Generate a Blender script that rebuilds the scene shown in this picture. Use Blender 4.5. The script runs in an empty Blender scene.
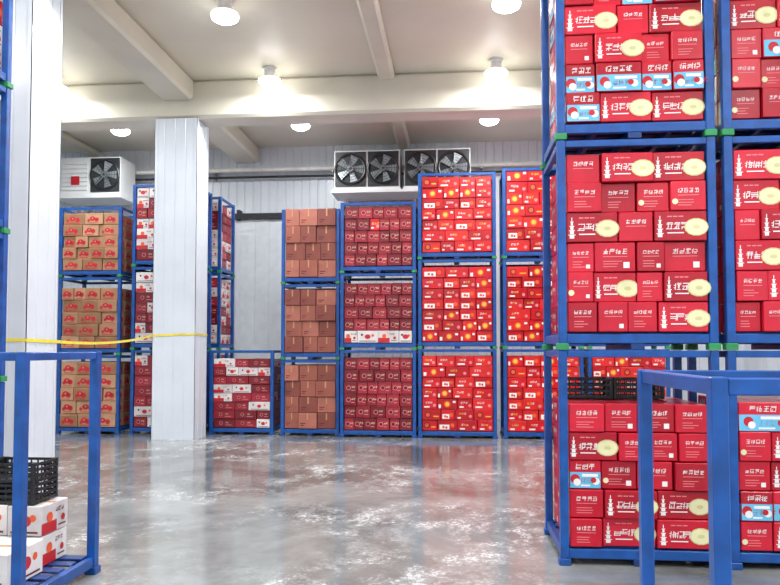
import bpy, math, random
from mathutils import Vector, Matrix
scene = bpy.context.scene
scene.view_settings.view_transform = 'Standard'
scene.view_settings.exposure = 0.0

# ------------------------------------------------------------------ materials
def lin(c):
    r = []
    for v in c:
        v /= 255.0
        r.append(v/12.92 if v <= 0.04045 else ((v+0.055)/1.055)**2.4)
    return (r[0], r[1], r[2], 1.0)
MATS = {}
def mat(name, c, rough=0.5, metal=0.0, var=0.12, scale=6.0, emit=0.0, bump=0.0, coat=0.0):
    if name in MATS: return MATS[name]
    m = bpy.data.materials.new(name); m.use_nodes = True
    nt = m.node_tree; b = nt.nodes['Principled BSDF']
    L = lin(c)
    tc = nt.nodes.new('ShaderNodeTexCoord')
    n = nt.nodes.new('ShaderNodeTexNoise'); n.inputs['Scale'].default_value = scale
    n.inputs['Detail'].default_value = 4
    nt.links.new(tc.outputs['Object'], n.inputs['Vector'])
    r = nt.nodes.new('ShaderNodeValToRGB')
    r.color_ramp.elements[0].position = 0.3; r.color_ramp.elements[1].position = 0.7
    r.color_ramp.elements[0].color = tuple(v*(1-var) for v in L[:3])+(1,)
    r.color_ramp.elements[1].color = tuple(min(1, v*(1+var)) for v in L[:3])+(1,)
    nt.links.new(n.outputs['Fac'], r.inputs['Fac'])
    nt.links.new(r.outputs['Color'], b.inputs['Base Color'])
    b.inputs['Roughness'].default_value = rough
    b.inputs['Metallic'].default_value = metal
    if coat: b.inputs['Coat Weight'].default_value = coat
    if emit:
        b.inputs['Emission Color'].default_value = L
        b.inputs['Emission Strength'].default_value = emit
    if bump:
        bp = nt.nodes.new('ShaderNodeBump'); bp.inputs['Strength'].default_value = bump
        bp.inputs['Distance'].default_value = 0.02
        nt.links.new(n.outputs['Fac'], bp.inputs['Height'])
        nt.links.new(bp.outputs['Normal'], b.inputs['Normal'])
    MATS[name] = m
    return m
mat('blue_steel', (18, 76, 150), 0.35, var=0.25, scale=9)
mat('blue_steel_dark', (16, 54, 115), 0.45, var=0.2)
mat('green_cup', (40, 140, 80), 0.5)
mat('white_panel', (210, 216, 225), 0.28, var=0.04, scale=2)
mat('wall_panel', (212, 220, 228), 0.35, var=0.06, scale=1.5)
mat('ceiling_cream', (220, 215, 200), 0.4, var=0.08, scale=0.6, bump=0.1)
mat('beam_cream', (214, 209, 194), 0.35, var=0.08, scale=1.0, bump=0.06)
mat('lamp_housing', (235, 235, 235), 0.4)
mat('lamp_glow', (255, 253, 248), 0.4, emit=20)
mat('rod', (150, 150, 150), 0.4, metal=0.6)
mat('ac_case', (222, 225, 226), 0.35, var=0.04)
mat('ac_dark', (42, 46, 50), 0.5)
mat('ac_ring', (25, 27, 30), 0.4)
mat('ac_blade', (140, 148, 152), 0.35, metal=0.3)
mat('pipe_black', (35, 38, 45), 0.6)
mat('pipe_white', (225, 225, 220), 0.5)
mat('pvc_strip', (210, 218, 224), 0.25, var=0.06)
mat('tape_yellow', (235, 215, 60), 0.4)
mat('crate_black', (22, 24, 28), 0.45)
# carton papers
mat('c_red_a', (194, 16, 44), 0.3, var=0.1); mat('c_red_b', (172, 10, 36), 0.3, var=0.1); mat('c_red_c', (206, 26, 52), 0.3, var=0.1)
mat('c_bright_a', (200, 16, 30), 0.32); mat('c_bright_b', (178, 10, 24), 0.32); mat('c_bright_c', (212, 36, 34), 0.32)
mat('c_wine_a', (140, 24, 40), 0.38); mat('c_wine_b', (116, 18, 32), 0.38); mat('c_wine_c', (158, 36, 52), 0.38)
mat('c_kraft_a', (168, 126, 94), 0.7); mat('c_kraft_b', (150, 108, 78), 0.7); mat('c_kraft_c', (184, 142, 110), 0.7)
mat('c_rust_a', (150, 84, 70), 0.6); mat('c_rust_b', (130, 68, 58), 0.6); mat('c_rust_c', (170, 102, 86), 0.6)
mat('c_white_a', (222, 216, 214), 0.45); mat('c_white_b', (208, 200, 200), 0.45)
mat('p_white', (238, 232, 230), 0.5, var=0.03); mat('p_pink', (226, 130, 135), 0.5)
mat('p_cream', (230, 222, 178), 0.5); mat('p_green', (206, 202, 140), 0.5)
mat('p_sky', (104, 186, 224), 0.4); mat('p_yellow', (240, 190, 60), 0.5); mat('p_orange', (228, 90, 40), 0.5)
mat('p_red', (190, 26, 40), 0.5); mat('p_tape', (190, 140, 100), 0.3); mat('p_dark', (96, 12, 24), 0.5)
mat('p_lidseam', (150, 20, 36), 0.3)

# ------------------------------------------------------------------ mesh builder
class MB:
    def __init__(s): s.v = []; s.f = []; s.m = []; s.slots = []
    def slot(s, n):
        if n not in s.slots: s.slots.append(n)
        return s.slots.index(n)
    def poly(s, pts, m):
        b = len(s.v); s.v.extend([tuple(p) for p in pts]); s.f.append(tuple(range(b, b+len(pts)))); s.m.append(s.slot(m))
    def box(s, x0, x1, y0, y1, z0, z1, m, rot=0.0):
        cx, cy = (x0+x1)/2, (y0+y1)/2; b = len(s.v); c, sn = math.cos(rot), math.sin(rot)
        for z in (z0, z1):
            for (x, y) in ((x0, y0), (x1, y0), (x1, y1), (x0, y1)):
                dx, dy = x-cx, y-cy
                s.v.append((cx+dx*c-dy*sn, cy+dx*sn+dy*c, z))
        for q in ((0, 3, 2, 1), (4, 5, 6, 7), (0, 1, 5, 4), (1, 2, 6, 5), (2, 3, 7, 6), (3, 0, 4, 7)):
            s.f.append(tuple(b+i for i in q)); s.m.append(s.slot(m))
    def tube(s, p0, p1, r, m, n=12, r2=None, cap=True):
        p0 = Vector(p0); p1 = Vector(p1); d = (p1-p0).normalized()
        a = Vector((0, 0, 1)) if abs(d.z) < 0.9 else Vector((1, 0, 0))
        u = d.cross(a).normalized(); w = d.cross(u).normalized(); r2 = r if r2 is None else r2
        b = len(s.v)
        for (p, rr) in ((p0, r), (p1, r2)):
            for i in range(n):
                t = 2*math.pi*i/n; s.v.append(tuple(p+u*(rr*math.cos(t))+w*(rr*math.sin(t))))
        for i in range(n):
            j = (i+1) % n; s.f.append((b+i, b+j, b+n+j, b+n+i)); s.m.append(s.slot(m))
        if cap:
            s.f.append(tuple(b+i for i in range(n))[::-1]); s.m.append(s.slot(m))
            s.f.append(tuple(b+n+i for i in range(n))); s.m.append(s.slot(m))
    def ring(s, c, axis, R, r, m, n=28, k=8):
        c = Vector(c); d = Vector(axis).normalized()
        a = Vector((0, 0, 1)) if abs(d.z) < 0.9 else Vector((1, 0, 0))
        u = d.cross(a).normalized(); w = d.cross(u).normalized(); b = len(s.v)
        for i in range(n):
            t = 2*math.pi*i/n; o = u*math.cos(t)+w*math.sin(t)
            for j in range(k):
                q = 2*math.pi*j/k; s.v.append(tuple(c+o*(R+r*math.cos(q))+d*(r*math.sin(q))))
        for i in range(n):
            for j in range(k):
                i2 = (i+1) % n; j2 = (j+1) % k
                s.f.append((b+i*k+j, b+i2*k+j, b+i2*k+j2, b+i*k+j2)); s.m.append(s.slot(m))
    def obj(s, name, bevel=0.0, parent=None, loc=None):
        me = bpy.data.meshes.new(name)
        o = Vector(loc) if loc else Vector((0, 0, 0))
        me.from_pydata([tuple(Vector(v)-o) for v in s.v], [], s.f)
        for n in s.slots: me.materials.append(MATS[n])
        me.polygons.foreach_set('material_index', s.m)
        me.update()
        ob = bpy.data.objects.new(name, me); scene.collection.objects.link(ob)
        ob.location = o
        if bevel:
            bv = ob.modifiers.new('bevel', 'BEVEL'); bv.width = bevel; bv.segments = 1
            bv.limit_method = 'ANGLE'; bv.angle_limit = math.radians(40)
        if parent: ob.parent = parent
        return ob

# ------------------------------------------------------------------ room shell
XL, XR, YF, YB, ZC = -11.0, 6.5, -4.0, 16.9, 6.5
def ribbed(mb, p0, p1, z0, z1, out, m, pitch=0.25, groove=0.03, dep=0.012):
    p0 = Vector(p0); p1 = Vector(p1); d = p1-p0; L = d.length; d.normalize(); o = Vector(out)
    n = max(1, round(L/pitch)); pt = L/n; prof = [(0, 0)]
    for i in range(n):
        a = i*pt; g = a+pt-groove
        prof += [(g, 0), (g+groove*0.25, -dep), (g+groove*0.75, -dep), (a+pt, 0)]
    for i in range(len(prof)-1):
        (a, da), (b, db) = prof[i], prof[i+1]
        A = p0+d*a+o*da; B = p0+d*b+o*db
        mb.poly([(A.x, A.y, z0), (B.x, B.y, z0), (B.x, B.y, z1), (A.x, A.y, z1)], m)
# floor: wet concrete with thin frost / water marks
fm = bpy.data.materials.new('wet_concrete'); fm.use_nodes = True; MATS['wet_concrete'] = fm
nt = fm.node_tree; b = nt.nodes['Principled BSDF']
tc = nt.nodes.new('ShaderNodeTexCoord')
def noise(scale, det=6, dist=0.0, rough=0.6, sc=(1, 1, 1), loc=(0, 0, 0)):
    mp = nt.nodes.new('ShaderNodeMapping'); mp.inputs['Scale'].default_value = sc; mp.inputs['Location'].default_value = loc
    nt.links.new(tc.outputs['Object'], mp.inputs['Vector'])
    n = nt.nodes.new('ShaderNodeTexNoise'); n.inputs['Scale'].default_value = scale
    n.inputs['Detail'].default_value = det; n.inputs['Distortion'].default_value = dist
    n.inputs['Roughness'].default_value = rough
    nt.links.new(mp.outputs[0], n.inputs['Vector']); return n.outputs['Fac']
def ramp(src, stops):
    r = nt.nodes.new('ShaderNodeValToRGB'); e = r.color_ramp.elements
    e[0].position, e[0].color = stops[0]; e[1].position, e[1].color = stops[1]
    for p, c in stops[2:]:
        x = e.new(p); x.color = c
    nt.links.new(src, r.inputs['Fac']); return r.outputs['Color']
def mix(f, a, c):
    m = nt.nodes.new('ShaderNodeMixRGB'); nt.links.new(f, m.inputs[0])
    for i, q in ((1, a), (2, c)):
        if isinstance(q, tuple): m.inputs[i].default_value = q
        else: nt.links.new(q, m.inputs[i])
    return m.outputs[0]
def mul(a, c):
    mm = nt.nodes.new('ShaderNodeMath'); mm.operation = 'MULTIPLY'
    nt.links.new(a, mm.inputs[0])
    if isinstance(c, float): mm.inputs[1].default_value = c
    else: nt.links.new(c, mm.inputs[1])
    return mm.outputs[0]
base = ramp(noise(0.5, 7, 0.3, 0.65), [(0.36, lin((86, 86, 82))), (0.64, lin((146, 149, 148)))])
area = ramp(noise(0.5, 4, 0.0, 0.55, (1, 1, 1), (3.1, 1.7, 0)), [(0.42, (0, 0, 0, 1)), (0.58, (1, 1, 1, 1))])
streak = ramp(noise(2.0, 13, 0.2, 0.84, (1, 0.7, 1)), [(0.48, (0, 0, 0, 1)), (0.59, (1, 1, 1, 1))])
speck = ramp(noise(24, 5, 0.2, 0.7), [(0.35, (0.25,)*3+(1,)), (0.6, (1, 1, 1, 1))])
fr = mul(mul(mul(area, streak), speck), 0.8)
col = mix(fr, base, lin((212, 215, 216)))
nt.links.new(col, b.inputs['Base Color'])
rbase = ramp(noise(0.9, 5), [(0.38, (0.06,)*3+(1,)), (0.66, (0.18,)*3+(1,))])
rr = mix(fr, rbase, (0.5, 0.5, 0.5, 1))
nt.links.new(rr, b.inputs['Roughness'])
bp = nt.nodes.new('ShaderNodeBump'); bp.inputs['Strength'].default_value = 0.10; bp.inputs['Distance'].default_value = 0.03
nt.links.new(noise(4.5, 5, 0.3, 0.6), bp.inputs['Height']); nt.links.new(bp.outputs['Normal'], b.inputs['Normal'])
b.inputs['Specular IOR Level'].default_value = 0.85

mb = MB(); mb.box(XL-0.2, XR+0.2, YF-0.2, YB+0.2, -0.2, 0, 'wet_concrete'); mb.obj('floor')
mb = MB(); mb.box(XL-0.2, XR+0.2, YF-0.2, YB+0.2, ZC, ZC+0.2, 'ceiling_cream'); mb.obj('ceiling')
mb = MB(); ribbed(mb, (XL, YB), (XR, YB), 0, ZC, (0, -1), 'wall_panel', 0.2, 0.04, 0.018)
mb.box(XL-0.2, XR+0.2, YB+0.02, YB+0.2, 0, ZC, 'wall_panel'); mb.obj('wall_back')
mb = MB(); ribbed(mb, (XL, YF), (XL, YB), 0, ZC, (1, 0), 'wall_panel', 0.3)
mb.box(XL-0.2, XL-0.02, YF, YB, 0, ZC, 'wall_panel'); mb.obj('wall_left')
mb = MB(); ribbed(mb, (XR, YB), (XR, YF), 0, ZC, (-1, 0), 'wall_panel', 0.3)
mb.box(XR+0.02, XR+0.2, YF, YB, 0, ZC, 'wall_panel'); mb.obj('wall_right')
mb = MB(); ribbed(mb, (XR, YF), (XL, YF), 0, ZC, (0, 1), 'wall_panel', 0.3)
mb.box(XL-0.2, XR+0.2, YF-0.2, YF-0.02, 0, ZC, 'wall_panel'); mb.obj('wall_front')
mb = MB(); mb.box(XL, XR, YB-0.05, YB-0.004, 0, 0.15, 'white_panel'); mb.obj('baseboard_back')

ZS = 5.8
def beam(x0, x1, y0, y1, z0):
    mb = MB(); mb.box(x0, x1, y0, y1, z0, ZC, 'beam_cream'); return mb.obj('ceiling_beam', bevel=0.05)
for y0 in (-2.76, 2.34, 7.42, 12.5): beam(XL, XR, y0, y0+0.6, ZS)
for (x0, w, z) in ((-5.3, 0.6, 6.12), (-1.35, 0.3, 6.36), (2.5, 0.3, 6.36), (-9.0, 0.3, 6.36)):
    for (a, c) in ((-4, -2.76), (-2.16, 2.34), (2.94, 7.42), (8.02, 12.5), (13.1, YB)):
        beam(x0, x0+w, a, c, z)

def column(x0, x1, y0, y1):
    mb = MB(); h = ZS
    for (p, q, o) in (((x0, y0), (x1, y0), (0, -1)), ((x1, y0), (x1, y1), (1, 0)), ((x1, y1), (x0, y1), (0, 1)), ((x0, y1), (x0, y0), (-1, 0))):
        ribbed(mb, p, q, 0, h, o, 'white_panel', 0.2, 0.02, 0.006)
    t = 0.006; w = 0.05
    for (cx, sx) in ((x0, 1), (x1, -1)):
        for (cy, sy) in ((y0, 1), (y1, -1)):
            xa, xb = sorted((cx-sx*t, cx+sx*w)); ya, yb = sorted((cy-sy*t, cy+sy*0.002))
            mb.box(xa, xb, ya, yb, 0, h, 'white_panel')
            xa, xb = sorted((cx-sx*t, cx+sx*0.002)); ya, yb = sorted((cy-sy*t, cy+sy*w))
            mb.box(xa, xb, ya, yb, 0, h, 'white_panel')
    mb.obj('clad_column')
column(-5.42, -4.64, 12.5, 13.1)
column(-5.42, -4.64, 7.42, 8.02)

mb = MB()
mb.box(-5.3, -2.78, YB-0.22, YB-0.10, 4.72, 4.86, 'pipe_black')
for x in (-5.2, -4.0, -2.88): mb.box(x, x+0.08, YB-0.20, YB-0.004, 4.70, 4.95, 'pipe_black')
mb.box(-5.25, -5.13, YB-0.12, YB-0.004, 0, 4.72, 'white_panel'); mb.box(-2.9, -2.78, YB-0.12, YB-0.004, 0, 4.72, 'white_panel')
x = -5.13; i = 0
while x < -2.95:
    mb.box(x, x+0.2, YB-0.13-0.012*(i % 2), YB-0.125-0.012*(i % 2), 0.02, 4.72, 'pvc_strip'); x += 0.17; i += 1
mb.obj('door_1')

# ------------------------------------------------------------------ lamps (surface mounted high-bay)
def lamp(x, y):
    mb = MB(); z = 6.27
    mb.tube((x, y, ZC-0.004), (x, y, ZC-0.03), 0.12, 'lamp_housing', 20)
    mb.tube((x, y, ZC-0.03), (x, y, z+0.08), 0.09, 'lamp_housing', 16, r2=0.10)
    mb.tube((x, y, z+0.08), (x, y, z+0.03), 0.11, 'lamp_housing', 24, r2=0.18)
    pr = [(0.03, 0.18), (0.0, 0.195), (-0.04, 0.18), (-0.07, 0.13), (-0.085, 0.06)]
    for (a, c) in zip(pr[:-1], pr[1:]): mb.tube((x, y, z+a[0]), (x, y, z+c[0]), a[1], 'lamp_glow', 24, r2=c[1], cap=(c is pr[-1]))
    o = mb.obj('high_bay_lamp')
    ld = bpy.data.lights.new('lamp_light', 'AREA'); ld.shape = 'DISK'; ld.size = 0.2; ld.energy = 82
    ld.color = (0.98, 0.993, 1.0)
    lo = bpy.data.objects.new('light', ld); scene.collection.objects.link(lo)
    lo.location = (x, y, z-0.09); lo.parent = o
for yy in (-3.2, -0.7, 1.9, 4.5, 6.95, 9.65, 12.1, 14.6):
    for xx in (-7.1, -3.2, 0.7, 4.5): lamp(xx, yy)

# ------------------------------------------------------------------ evaporators
def evaporator(x0, w=1.46, fans=2, louvre=False):
    mb = MB(); y0, y1 = 15.75, 16.5; z0, z1 = 5.2, 6.04
    mb.box(x0, x0+w, y0, y1, z0, z1, 'ac_case')
    mb.box(x0-0.05, x0+w+0.05, y0-0.1, y1+0.03, z0-0.12, z0-0.06, 'ac_case')
    mb.box(x0-0.02, x0+w+0.02, y0-0.04, y1, z0-0.06, z0, 'ac_case')
    fw = w/fans
    for i in range(fans):
        cx = x0+fw*(i+0.5); cz = (z0+z1)/2
        if louvre and i == 0:
            for k in range(7):
                zz = z0+0.08+k*0.1; mb.box(cx-fw/2+0.06, cx+fw/2-0.06, y0-0.025, y0, zz, zz+0.06, 'ac_case')
            mb.box(cx-0.08, cx+0.12, y0-0.032, y0-0.024, z0+0.2, z0+0.4, 'p_red')
            continue
        mb.box(cx-fw/2+0.02, cx+fw/2-0.02, y0-0.02, y0, z0+0.03, z1-0.03, 'ac_dark')
        mb.ring((cx, y0-0.03, cz), (0, 1, 0), 0.33, 0.03, 'ac_ring')
        for rr_ in (0.08, 0.14, 0.2, 0.26): mb.ring((cx, y0-0.09, cz), (0, 1, 0), rr_, 0.004, 'ac_ring', 24, 4)
        for k in range(8):
            t = k*math.pi/4; mb.tube((cx, y0-0.09, cz), (cx+0.33*math.cos(t), y0-0.06, cz+0.33*math.sin(t)), 0.005, 'ac_ring', 5)
        mb.tube((cx, y0-0.075, cz), (cx, y0-0.02, cz), 0.08, 'ac_blade', 16)
        for k in range(5):
            t = k*2*math.pi/5; u = Vector((math.cos(t), 0, math.sin(t))); v = Vector((-math.sin(t), 0, math.cos(t)))
            c = Vector((cx, 0, cz))
            pts = [c+u*0.07-v*0.03, c+u*0.28-v*0.10, c+u*0.30+v*0.08, c+u*0.07+v*0.05]
            ys = [y0-0.03, y0-0.03, y0-0.065, y0-0.06]
            mb.poly([(p.x, q, p.z) for p, q in zip(pts, ys)], 'ac_blade')
    for x in (x0+0.08, x0+w-0.12):
        mb.box(x, x+0.04, y1, YB-0.004, z0-0.06, z0-0.0, 'ac_case')
        mb.box(x, x+0.04, YB-0.06, YB-0.004, z0-0.5, z0, 'ac_case')
        mb.tube((x+0.02, y1, z0-0.05), (x+0.02, YB-0.05, z0-0.45), 0.02, 'ac_case', 8)
    mb.tube((x0+0.2, y1-0.1, z0-0.12), (x0+0.2, y1-0.1, z0-0.3), 0.03, 'pipe_white', 10)
    mb.tube((x0+0.2, y1-0.1, z0-0.3), (x0+0.2, YB-0.03, z0-0.3), 0.03, 'pipe_white', 10)
    mb.obj('evaporator_unit', loc=(x0+w/2, y0, z0))
evaporator(-2.68); evaporator(-1.12); evaporator(-9.1, louvre=True)
mb = MB()
mb.tube((-10.9, 16.7, 5.9), (6.4, 16.7, 5.9), 0.05, 'pipe_white', 12)
mb.tube((-10.9, 16.74, 5.74), (6.4, 16.74, 5.74), 0.03, 'pipe_black', 10)
for x in (-9.5, -5.8, -2.9, 0.6, 3.5):
    mb.box(x, x+0.04, 16.78, YB-0.004, 5.68, 5.98, 'rod')
    mb.box(x, x+0.04, 16.64, YB-0.004, 5.81, 5.84, 'rod')
mb.obj('refrigerant_pipe')

# ------------------------------------------------------------------ stacking racks
def rack(x0, x1, y0, y1, z0, h, t=0.062, cups=True):
    mb = MB(); B = 'blue_steel'
    for (x, xb) in ((x0, x0+t), (x1-t, x1)):
        for (y, yb) in ((y0, y0+t), (y1-t, y1)):
            mb.box(x, xb, y, yb, z0+0.05, z0+h-0.002, B)
            mb.box(x-0.012, xb+0.012, y-0.012, yb+0.012, z0+0.001, z0+0.05, 'green_cup' if (cups and z0 > 0.5) else B)
    za, zb = z0+0.05, z0+0.12
    for y in (y0+0.01, y1-0.055): mb.box(x0+t, x1-t, y, y+0.045, za, zb, B)
    for x in (x0+0.01, x1-0.055): mb.box(x, x+0.045, y0+t, y1-t, za, zb, B)
    mx = (x0+x1)/2
    mb.box(mx-0.05, mx+0.05, y0+0.01, y1-0.01, z0+0.003, za, 'blue_steel_dark')
    n = 6
    for i in range(n):
        a = y0+0.06+(y1-y0-0.12-0.09)*i/(n-1); mb.box(x0+0.055, x1-0.055, a, a+0.09, zb, zb+0.015, 'blue_steel_dark')
    for i in range(3):
        a = x0+0.3+(x1-x0-0.6)*i/2; mb.box(a-0.02, a+0.02, y0+0.055, y1-0.055, za+0.01, zb, B)
    tw = min(0.04, t-0.012)
    for y in (y0+0.008, y1-0.008-tw): mb.box(x0+t, x1-t, y, y+tw, z0+h-0.055, z0+h-0.005, B)
    for x in (x0+0.008, x1-0.008-tw): mb.box(x, x+tw, y0+t, y1-t, z0+h-0.055, z0+h-0.005, B)
    return mb.obj('stacking_rack', bevel=0.004, loc=((x0+x1)/2, (y0+y1)/2, z0))

# ------------------------------------------------------------------ cartons
class Face:
    def __init__(s, mb, o, u, n, w, h): s.mb = mb; s.o = o; s.u = u; s.n = n; s.w = w; s.h = h
    def P(s, a, b, l=0.002):
        p = s.o+s.u*a+s.n*l; return (p.x, p.y, p.z+b)
    def rect(s, a, b, w, h, m, sh=0.0, l=0.002):
        s.mb.poly([s.P(a, b, l), s.P(a+w, b, l), s.P(a+w+sh*h, b+h, l), s.P(a+sh*h, b+h, l)], m)
    def circ(s, a, b, r, m, l=0.002, n=14, sq=1.0):
        s.mb.poly([s.P(a+r*math.cos(2*math.pi*i/n), b+r*sq*math.sin(2*math.pi*i/n), l) for i in range(n)], m)
    def glyph(s, a, b, z, m, R, sh=0.12):
        t = z*0.11
        q = R.choice((0.0, 0.0, 0.3))
        if q:
            s.rect(a+0.12*z, b, t, z*0.95, m, sh); s.rect(a, b+0.6*z, z*0.27, t, m); s.rect(a, b+0.25*z, z*0.24, t, m)
            q = 0.36
        W = z*(0.95-q); A = a+q*z
        vs = R.sample((0.02, 0.25, 0.48, 0.7, 0.88), 3)
        for v in vs:
            k = R.uniform(0, 0.15); s.rect(A+k*W+sh*v*z, b+v*z, W*(1-1.6*k), t, m)
        for u in R.sample((0.0, 0.25, 0.45, 0.7, 0.88), R.choice((1, 2))):
            lo = R.choice((0, 0.0, 0.3)); s.rect(A+u*W+sh*lo*z, b+lo*z, t, z*(R.choice((0.7, 1.0))-lo), m, sh)
        if R.random() < 0.6: s.rect(A+W*0.1, b, t, z*0.4, m, 0.7)
def dec_melon(f, R, var):
    w, h = f.w, f.h
    if var == 'sky':
        f.rect(0.004, 0.004, w-0.008, h*0.56, 'p_sky')
        f.circ(w*0.18, h*0.34, h*0.17, 'p_red', 0.003); f.circ(w*0.24, h*0.22, h*0.13, 'p_white', 0.0036)
        f.circ(w*0.84, h*0.26, h*0.13, 'p_white', 0.003); f.circ(w*0.76, h*0.3, h*0.10, 'p_red', 0.0036)
        f.rect(w*0.4, h*0.42, w*0.5, h*0.1, 'p_white', 0, 0.003)
        z = h*0.17
        for i in range(4): f.glyph(w*0.36+i*z*1.15, h*0.2, z, 'p_red', R)
        f.rect(w*0.36, h*0.08, w*0.3, h*0.06, 'p_white', 0, 0.003)
        n = 4 if w > 0.33 else 3; z = h*0.2
        for i in range(n): f.glyph(w*0.2+i*z*1.15, h*0.68, z, 'p_white', R)
        return
    if w > 0.31:
        cx = w*0.80
        f.circ(cx, h*0.45, h*0.40, 'p_green', 0.002, sq=0.75); f.circ(cx, h*0.45, h*0.35, 'p_cream', 0.003, sq=0.74)
        f.circ(cx, h*0.45, h*0.12, 'p_green', 0.0036, sq=0.6)
        z = h*0.24
        for i in range(4): f.glyph(w*0.21+i*z*1.0, h*0.38, z, 'p_white', R)
        f.rect(w*0.24, h*0.24, w*0.32, h*0.04, 'p_white')
        for k in range(3): f.rect(w*0.24+k*w*0.11, h*0.8, w*0.09, h*0.04, 'p_pink')
        a = w*0.10
        for k, q in enumerate((0.09, 0.075, 0.06, 0.04)):
            f.rect(a-w*q/2, h*(0.12+0.15*k), w*q, h*0.11, 'p_white'); f.rect(a-w*q*0.8, h*(0.23+0.15*k), w*q*1.6, h*0.025, 'p_white')
        f.rect(a-0.003, h*0.72, 0.006, h*0.12, 'p_white')
    else:
        z = w*0.13
        for i in range(4): f.glyph(w*0.2+i*z*1.2, h*0.60, z, 'p_white', R)
        f.rect(w*0.2, h*0.50, w*0.6, h*0.025, 'p_pink')
        if R.random() < 0.7:
            for k in range(3): f.rect(w*0.2, h*(0.16+0.09*k), w*R.uniform(0.3, 0.5), h*0.025, 'p_pink')
        if R.random() < 0.35: f.rect(w*0.7, h*0.12, w*0.15, w*0.15, 'p_white')
        if R.random() < 0.3: f.circ(w*0.12, h*0.3, h*0.1, 'p_cream')
def dec_bright(f, R, var):
    w, h = f.w, f.h
    k = R.random()
    if k < 0.22:
        f.circ(w*0.5, h*0.48, h*0.32, 'p_orange'); f.circ(w*0.5, h*0.48, h*0.2, 'p_yellow', 0.003)
        f.rect(w*0.06, h*0.1, w*0.12, h*0.35, 'p_white'); f.rect(w*0.78, h*0.6, w*0.14, h*0.2, 'p_white')
    elif k < 0.7:
        z = h*0.2
        for i in range(3): f.glyph(w*0.2+i*z*1.15, h*0.5, z, 'p_white' if R.random() < 0.6 else 'p_yellow', R)
        f.rect(w*0.12, h*0.14, w*R.uniform(0.15, 0.4), h*0.14, 'p_white'); f.circ(w*0.82, h*0.35, h*0.15, 'p_pink')
    elif k < 0.87:
        f.rect(w*0.1, h*0.12, w*0.5, h*0.45, 'p_white'); f.circ(w*0.3, h*0.34, h*0.13, 'p_orange', 0.003)
        f.circ(w*0.75, h*0.5, h*0.2, 'p_orange', 0.003); f.rect(w*0.4, h*0.2, w*0.1, h*0.2, 'p_red', 0, 0.003)
    else:
        f.circ(w*0.3, h*0.5, h*0.3, 'p_dark'); f.circ(w*0.3, h*0.5, h*0.2, 'p_orange', 0.003); f.rect(w*0.6, h*0.3, w*0.3, h*0.1, 'p_yellow')
def dec_wine(f, R, var):
    w, h = f.w, f.h
    f.circ(w*0.35, h*0.5, h*0.2, 'p_pink'); f.circ(w*0.35, h*0.5, h*0.15, 'p_dark', 0.003)
    z = h*0.15
    for i in range(2): f.glyph(w*0.58+i*z*1.1, h*0.5, z, 'p_cream', R)
    f.rect(w*0.56, h*0.25, w*0.28, h*0.06, 'p_pink'); f.rect(0.0, h*0.9, w, h*0.05, 'p_dark')
def dec_kraft(f, R, var):
    w, h = f.w, f.h
    f.circ(w*0.42, h*0.52, h*0.27, 'p_red', sq=0.8); f.circ(w*0.66, h*0.42, h*0.2, 'p_red'); f.circ(w*0.2, h*0.35, h*0.13, 'p_red')
    f.rect(w*0.15, h*0.10, w*0.6, h*0.05, 'p_red'); f.circ(w*0.42, h*0.55, h*0.07, 'c_kraft_c', 0.003)
    f.rect(0, h*0.9, w, h*0.05, 'p_tape')
def dec_rust(f, R, var):
    w, h = f.w, f.h
    f.rect(w*0.46, h*0.55, w*0.08, h*0.45, 'p_tape'); f.rect(w*0.1, h*0.3, w*0.3, h*0.06, 'p_dark')
    f.rect(w*0.1, h*0.18, w*0.2, h*0.05, 'p_dark')
def dec_white(f, R, var):
    w, h = f.w, f.h
    k = R.random()
    if k < 0.6:
        f.rect(0.003, h*0.02, w*0.55, h*0.38, 'p_red'); f.circ(w*0.3, h*0.55, h*0.18, 'p_orange', 0.003)
        for q in range(3): f.glyph(w*0.52+q*h*0.17, h*0.66, h*0.15, 'p_dark', R)
        f.rect(w*0.62, h*0.15, w*0.28, h*0.05, 'p_dark'); f.circ(w*0.8, h*0.4, h*0.12, 'p_red')
    else:
        f.circ(w*0.5, h*0.5, h*0.25, 'p_red', sq=0.8); f.rect(w*0.1, h*0.1, w*0.8, h*0.06, 'p_dark')
        f.circ(w*0.75, h*0.6, h*0.12, 'p_orange'); f.circ(w*0.22, h*0.66, h*0.1, 'p_dark')
STY = {
 'melon': (['c_red_a', 'c_red_b', 'c_red_c'], dec_melon, 'fruit_carton_stack', 'p_lidseam'),
 'bright': (['c_bright_a', 'c_bright_b', 'c_bright_c'], dec_bright, 'gift_carton_stack', 'p_lidseam'),
 'wine': (['c_wine_a', 'c_wine_b', 'c_wine_c'], dec_wine, 'dark_red_carton_stack', 'p_tape'),
 'kraft': (['c_kraft_a', 'c_kraft_b', 'c_kraft_c'], dec_kraft, 'kraft_carton_stack', 'p_tape'),
 'rust': (['c_rust_a', 'c_rust_b', 'c_rust_c'], dec_rust, 'brown_carton_stack', 'p_tape'),
 'white': (['c_white_a', 'c_white_b', 'c_white_a'], dec_white, 'white_carton_stack', 'p_tape'),
}
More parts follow.
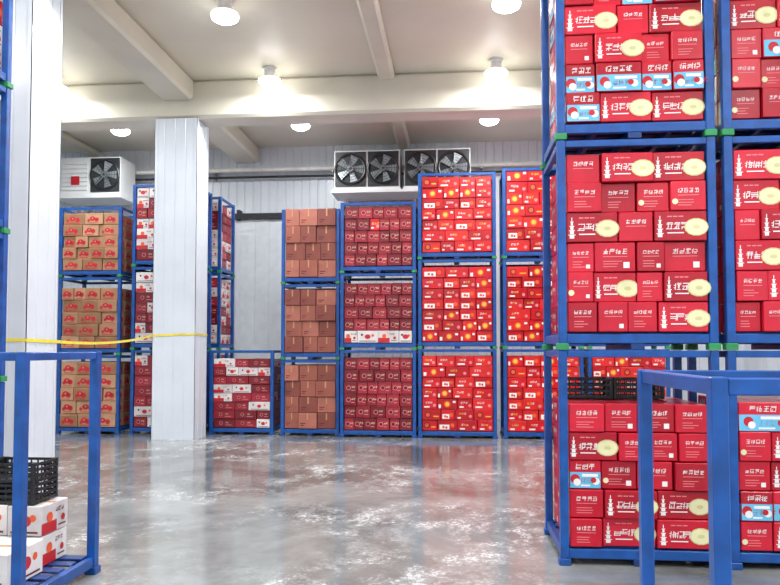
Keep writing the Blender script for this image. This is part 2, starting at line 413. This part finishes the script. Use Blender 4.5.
def cartons(x0, x1, y0, y1, z0, z1, style, seed, bh=0.21, bw=(0.26, 0.42), bd=0.3, miss=0.0, skyrate=0.0, alt=None, jit=0.012):
    R = random.Random(seed); mb = MB(); base_m, dec, nm, seam = STY[style]
    nl = max(1, round((z1-z0)/bh)); lh = (z1-z0)/nl; nd = max(1, round((y1-y0)/bd)); dd = (y1-y0)/nd
    for l in range(nl):
        za = z0+l*lh; sky_layer = R.random() < skyrate
        for r in range(nd):
            ws = []
            while sum(ws) < (x1-x0)-0.12: ws.append(R.choice(bw))
            k = (x1-x0)/sum(ws); xa = x0; n = len(ws)
            for i, w in enumerate(ws):
                w *= k
                if l == nl-1 and R.random() < miss: xa += w; continue
                ms, dc = base_m, dec
                if alt and R.random() < alt[1]: ms, dc = STY[alt[0]][0], STY[alt[0]][1]
                m = R.choice(ms)
                g = 0.004; jy = R.uniform(-jit, jit) if r == 0 else 0; rot = R.uniform(-0.014, 0.014)
                jx = R.uniform(-0.003, 0.003)
                X0, X1 = xa+g+jx, xa+w-g+jx
                Y0, Y1 = y0+r*dd+g+jy, y0+(r+1)*dd-g+min(jy, 0)
                zb = za+lh-0.003-R.uniform(0, 0.006)
                mb.box(X0, X1, Y0, Y1, za, zb, m, rot)
                cx, cy = (X0+X1)/2, (Y0+Y1)/2; c, s_ = math.cos(rot), math.sin(rot)
                def T(dx, dy): return Vector((cx+dx*c-dy*s_, cy+dx*s_+dy*c, za))
                ux = Vector((c, s_, 0)); uy = Vector((-s_, c, 0)); hx, hy = (X1-X0)/2, (Y1-Y0)/2
                var = 'sky' if (sky_layer and R.random() < 0.75) or R.random() < skyrate*0.2 else ''
                if r == 0: dc(Face(mb, T(-hx, -hy), ux, -uy, 2*hx, zb-za), R, var)
                if i == 0: dc(Face(mb, T(-hx, hy), -uy, -ux, 2*hy, zb-za), R, var)
                if i == n-1: dc(Face(mb, T(hx, -hy), uy, ux, 2*hy, zb-za), R, var)
                if l == nl-1:
                    q = [T(-hx, -0.02), T(hx, -0.02), T(hx, 0.02), T(-hx, 0.02)]
                    mb.poly([(p.x, p.y, zb+0.0015) for p in q], seam)
                xa += w
    return mb.obj(nm, bevel=0.005, loc=((x0+x1)/2, (y0+y1)/2, z0))

def crates(x0, y0, z0, nx, nz, w=0.4, d=0.3, h=0.15):
    mb = MB(); M = 'crate_black'
    for ix in range(nx):
        for iz in range(nz):
            a = x0+ix*(w+0.01); z = z0+iz*h; b_ = y0
            mb.box(a+0.01, a+w-0.01, b_+0.01, b_+d-0.01, z+0.002, z+0.012, M)
            for (x, y) in ((a, b_), (a+w-0.025, b_), (a, b_+d-0.025), (a+w-0.025, b_+d-0.025)): mb.box(x, x+0.025, y, y+0.025, z, z+h-0.002, M)
            for q in range(4):
                zz = z+0.005+q*(h-0.028)/3
                for y in (b_, b_+d-0.01): mb.box(a+0.02, a+w-0.02, y, y+0.01, zz, zz+0.018, M)
                for x in (a, a+w-0.01): mb.box(x, x+0.01, b_+0.02, b_+d-0.02, zz, zz+0.018, M)
            for q in range(1, 8):
                x = a+q*w/8
                for y in (b_+0.002, b_+d-0.008): mb.box(x-0.005, x+0.005, y, y+0.006, z, z+h-0.01, M)
            for q in range(1, 6):
                y = b_+q*d/6
                for x in (a+0.002, a+w-0.008): mb.box(x, x+0.006, y-0.005, y+0.005, z, z+h-0.01, M)
    return mb.obj('plastic_crate_stack')

def stack(x0, x1, y0, y1, levels, style, seed, tops=None, sky=None, **kw):
    z = 0.0
    for i, h in enumerate(levels):
        rack(x0, x1, y0, y1, z, h)
        st = style[i] if isinstance(style, (list, tuple)) else style
        tp = tops[i] if tops else 0.08
        if sky: kw['skyrate'] = sky[i]
        if st: cartons(x0+0.07, x1-0.07, y0+0.02, y1-0.02, z+0.137, z+h-tp, st, seed+i*7, **kw)
        z += h

# near right stacks
stack(0.775, 1.94, 5.52, 6.47, [1.6, 1.6, 1.6], 'melon', 15, tops=[0.40, 0.10, 0.10], sky=[0.25, 0.0, 0.45], bh=0.215, bw=(0.22, 0.24, 0.36), jit=0.025)
stack(2.0, 3.165, 5.52, 6.47, [1.6, 1.6, 1.6], 'melon', 48, tops=[0.38, 0.10, 0.10], sky=[0.15, 0.0, 0.2], bh=0.215, bw=(0.22, 0.38, 0.38), jit=0.025)
stack(3.225, 4.4, 5.52, 6.47, [1.6, 1.6], 'melon', 83, tops=[0.2, 0.13], skyrate=0.2)
# far row
stack(-7.62, -6.37, 13.2, 14.15, [1.5, 1.5, 1.36], 'kraft', 101, tops=[0.12, 0.2, 0.12], bh=0.24, bw=(0.36, 0.44, 0.3), jit=0.03)
stack(-6.2, -4.95, 13.3, 14.25, [1.6, 1.6, 1.6], 'white', 131, tops=[0.1, 0.1, 0.05], bh=0.2, alt=('wine', 0.5))
stack(-6.1, -4.85, 14.5, 15.45, [1.6, 1.6, 1.6], 'white', 151, tops=[0.1, 0.1, 0.1], bh=0.2, alt=('wine', 0.35))
stack(-4.66, -3.42, 13.35, 14.3, [1.6], 'wine', 171, tops=[0.16], bh=0.16, alt=('white', 0.3), miss=0.25)
stack(-3.27, -2.16, 13.3, 14.25, [1.42, 1.42, 1.42], 'rust', 191, tops=[0.1, 0.1, -0.01], bh=0.3, bw=(0.34, 0.44), jit=0.03)
ex0, ex1, ey0, ey1 = -2.12, -0.72, 13.15, 14.1
rack(ex0, ex1, ey0, ey1, 0, 1.6); rack(ex0, ex1, ey0, ey1, 1.6, 1.42); rack(ex0, ex1, ey0, ey1, 3.02, 1.32)
kw = dict(bh=0.22, bw=(0.2, 0.26), alt=('bright', 0.04))
cartons(ex0+0.07, ex1-0.07, ey0+0.02, ey1-0.02, 0.137, 1.46, 'wine', 211, **kw)
cartons(ex0+0.07, ex1-0.07, ey0+0.02, ey1-0.02, 1.737, 1.96, 'white', 222, bh=0.22)
cartons(ex0+0.07, ex1-0.07, ey0+0.02, ey1-0.02, 1.96, 2.84, 'wine', 218, **kw)
cartons(ex0+0.07, ex1-0.07, ey0+0.02, ey1-0.02, 3.157, 4.26, 'wine', 225, **kw)
stack(-0.68, 0.74, 13.15, 14.1, [1.62, 1.64, 1.6], 'bright', 231, tops=[0.12, 0.14, 0.07], bh=0.2, bw=(0.3, 0.4), jit=0.02)
stack(0.86, 2.28, 13.15, 14.1, [1.62, 1.64, 1.66], 'bright', 251, tops=[0.12, 0.14, 0.03], bh=0.2, bw=(0.3, 0.4), jit=0.02)
stack(2.36, 3.78, 13.15, 14.1, [1.62, 1.64], 'bright', 271, tops=[0.12, 0.14], bh=0.2)
# left edge stack
stack(-5.17, -4.0, 5.15, 6.1, [1.32, 1.32, 1.32, 1.32], 'white', 301, tops=[0.1]*4, bh=0.2, alt=('bright', 0.15))
# crates on the low load of the near right rack
crates(0.88, 6.05, 1.202, 2, 1, h=0.17)
# foreground right empty frame
rack(0.725, 1.905, 2.13, 2.98, 0.0, 1.525, t=0.048)
# foreground left frame
rack(-3.77, -2.57, 4.1, 5.05, 0.0, 1.59)
cartons(-3.69, -2.78, 4.66, 5.0, 0.137, 0.55, 'white', 401, bh=0.2)
crates(-3.66, 4.68, 0.552, 2, 2, h=0.14)
cartons(-3.69, -2.72, 4.2, 4.6, 0.137, 0.36, 'white', 402, bh=0.22, bd=0.4)

# ------------------------------------------------------------------ caution tape
def strip(mb, pts, wd=0.035):
    for (a, c) in zip(pts[:-1], pts[1:]):
        mb.poly([a, c, (c[0], c[1], c[2]+wd), (a[0], a[1], a[2]+wd)], 'tape_yellow')
mb = MB(); e = 0.012; cl, cr = -5.42, -4.64
pts = [(cl-e, 8.02, 1.70), (cl-e, 7.42-e, 1.70), (cr+e, 7.42-e, 1.69), (cr+e, 8.02+e, 1.68)]
A = Vector(pts[-1]); Bv = Vector((cl-e, 12.5-e, 1.84))
for i in range(1, 17):
    t = i/16; p = A.lerp(Bv, t); p.z -= 0.25*t*(1-t); pts.append(tuple(p))
pts += [(cr+e, 12.5-e, 1.87), (cr+e, 13.1+e, 1.86)]
strip(mb, pts); mb.obj('caution_tape')

# ------------------------------------------------------------------ camera / world
w = bpy.data.worlds.new('world'); scene.world = w; w.use_nodes = True
w.node_tree.nodes['Background'].inputs[0].default_value = (0.8, 0.85, 0.9, 1)
w.node_tree.nodes['Background'].inputs[1].default_value = 0.3
cd = bpy.data.cameras.new('camera'); cam = bpy.data.objects.new('camera', cd); scene.collection.objects.link(cam)
cd.sensor_width = 36; cd.lens = 33.23; cd.shift_y = 0.0367
cam.location = (0, 0, 1.6)
cam.rotation_euler = (math.radians(90+2.3), 0, math.radians(5.2))
scene.camera = cam
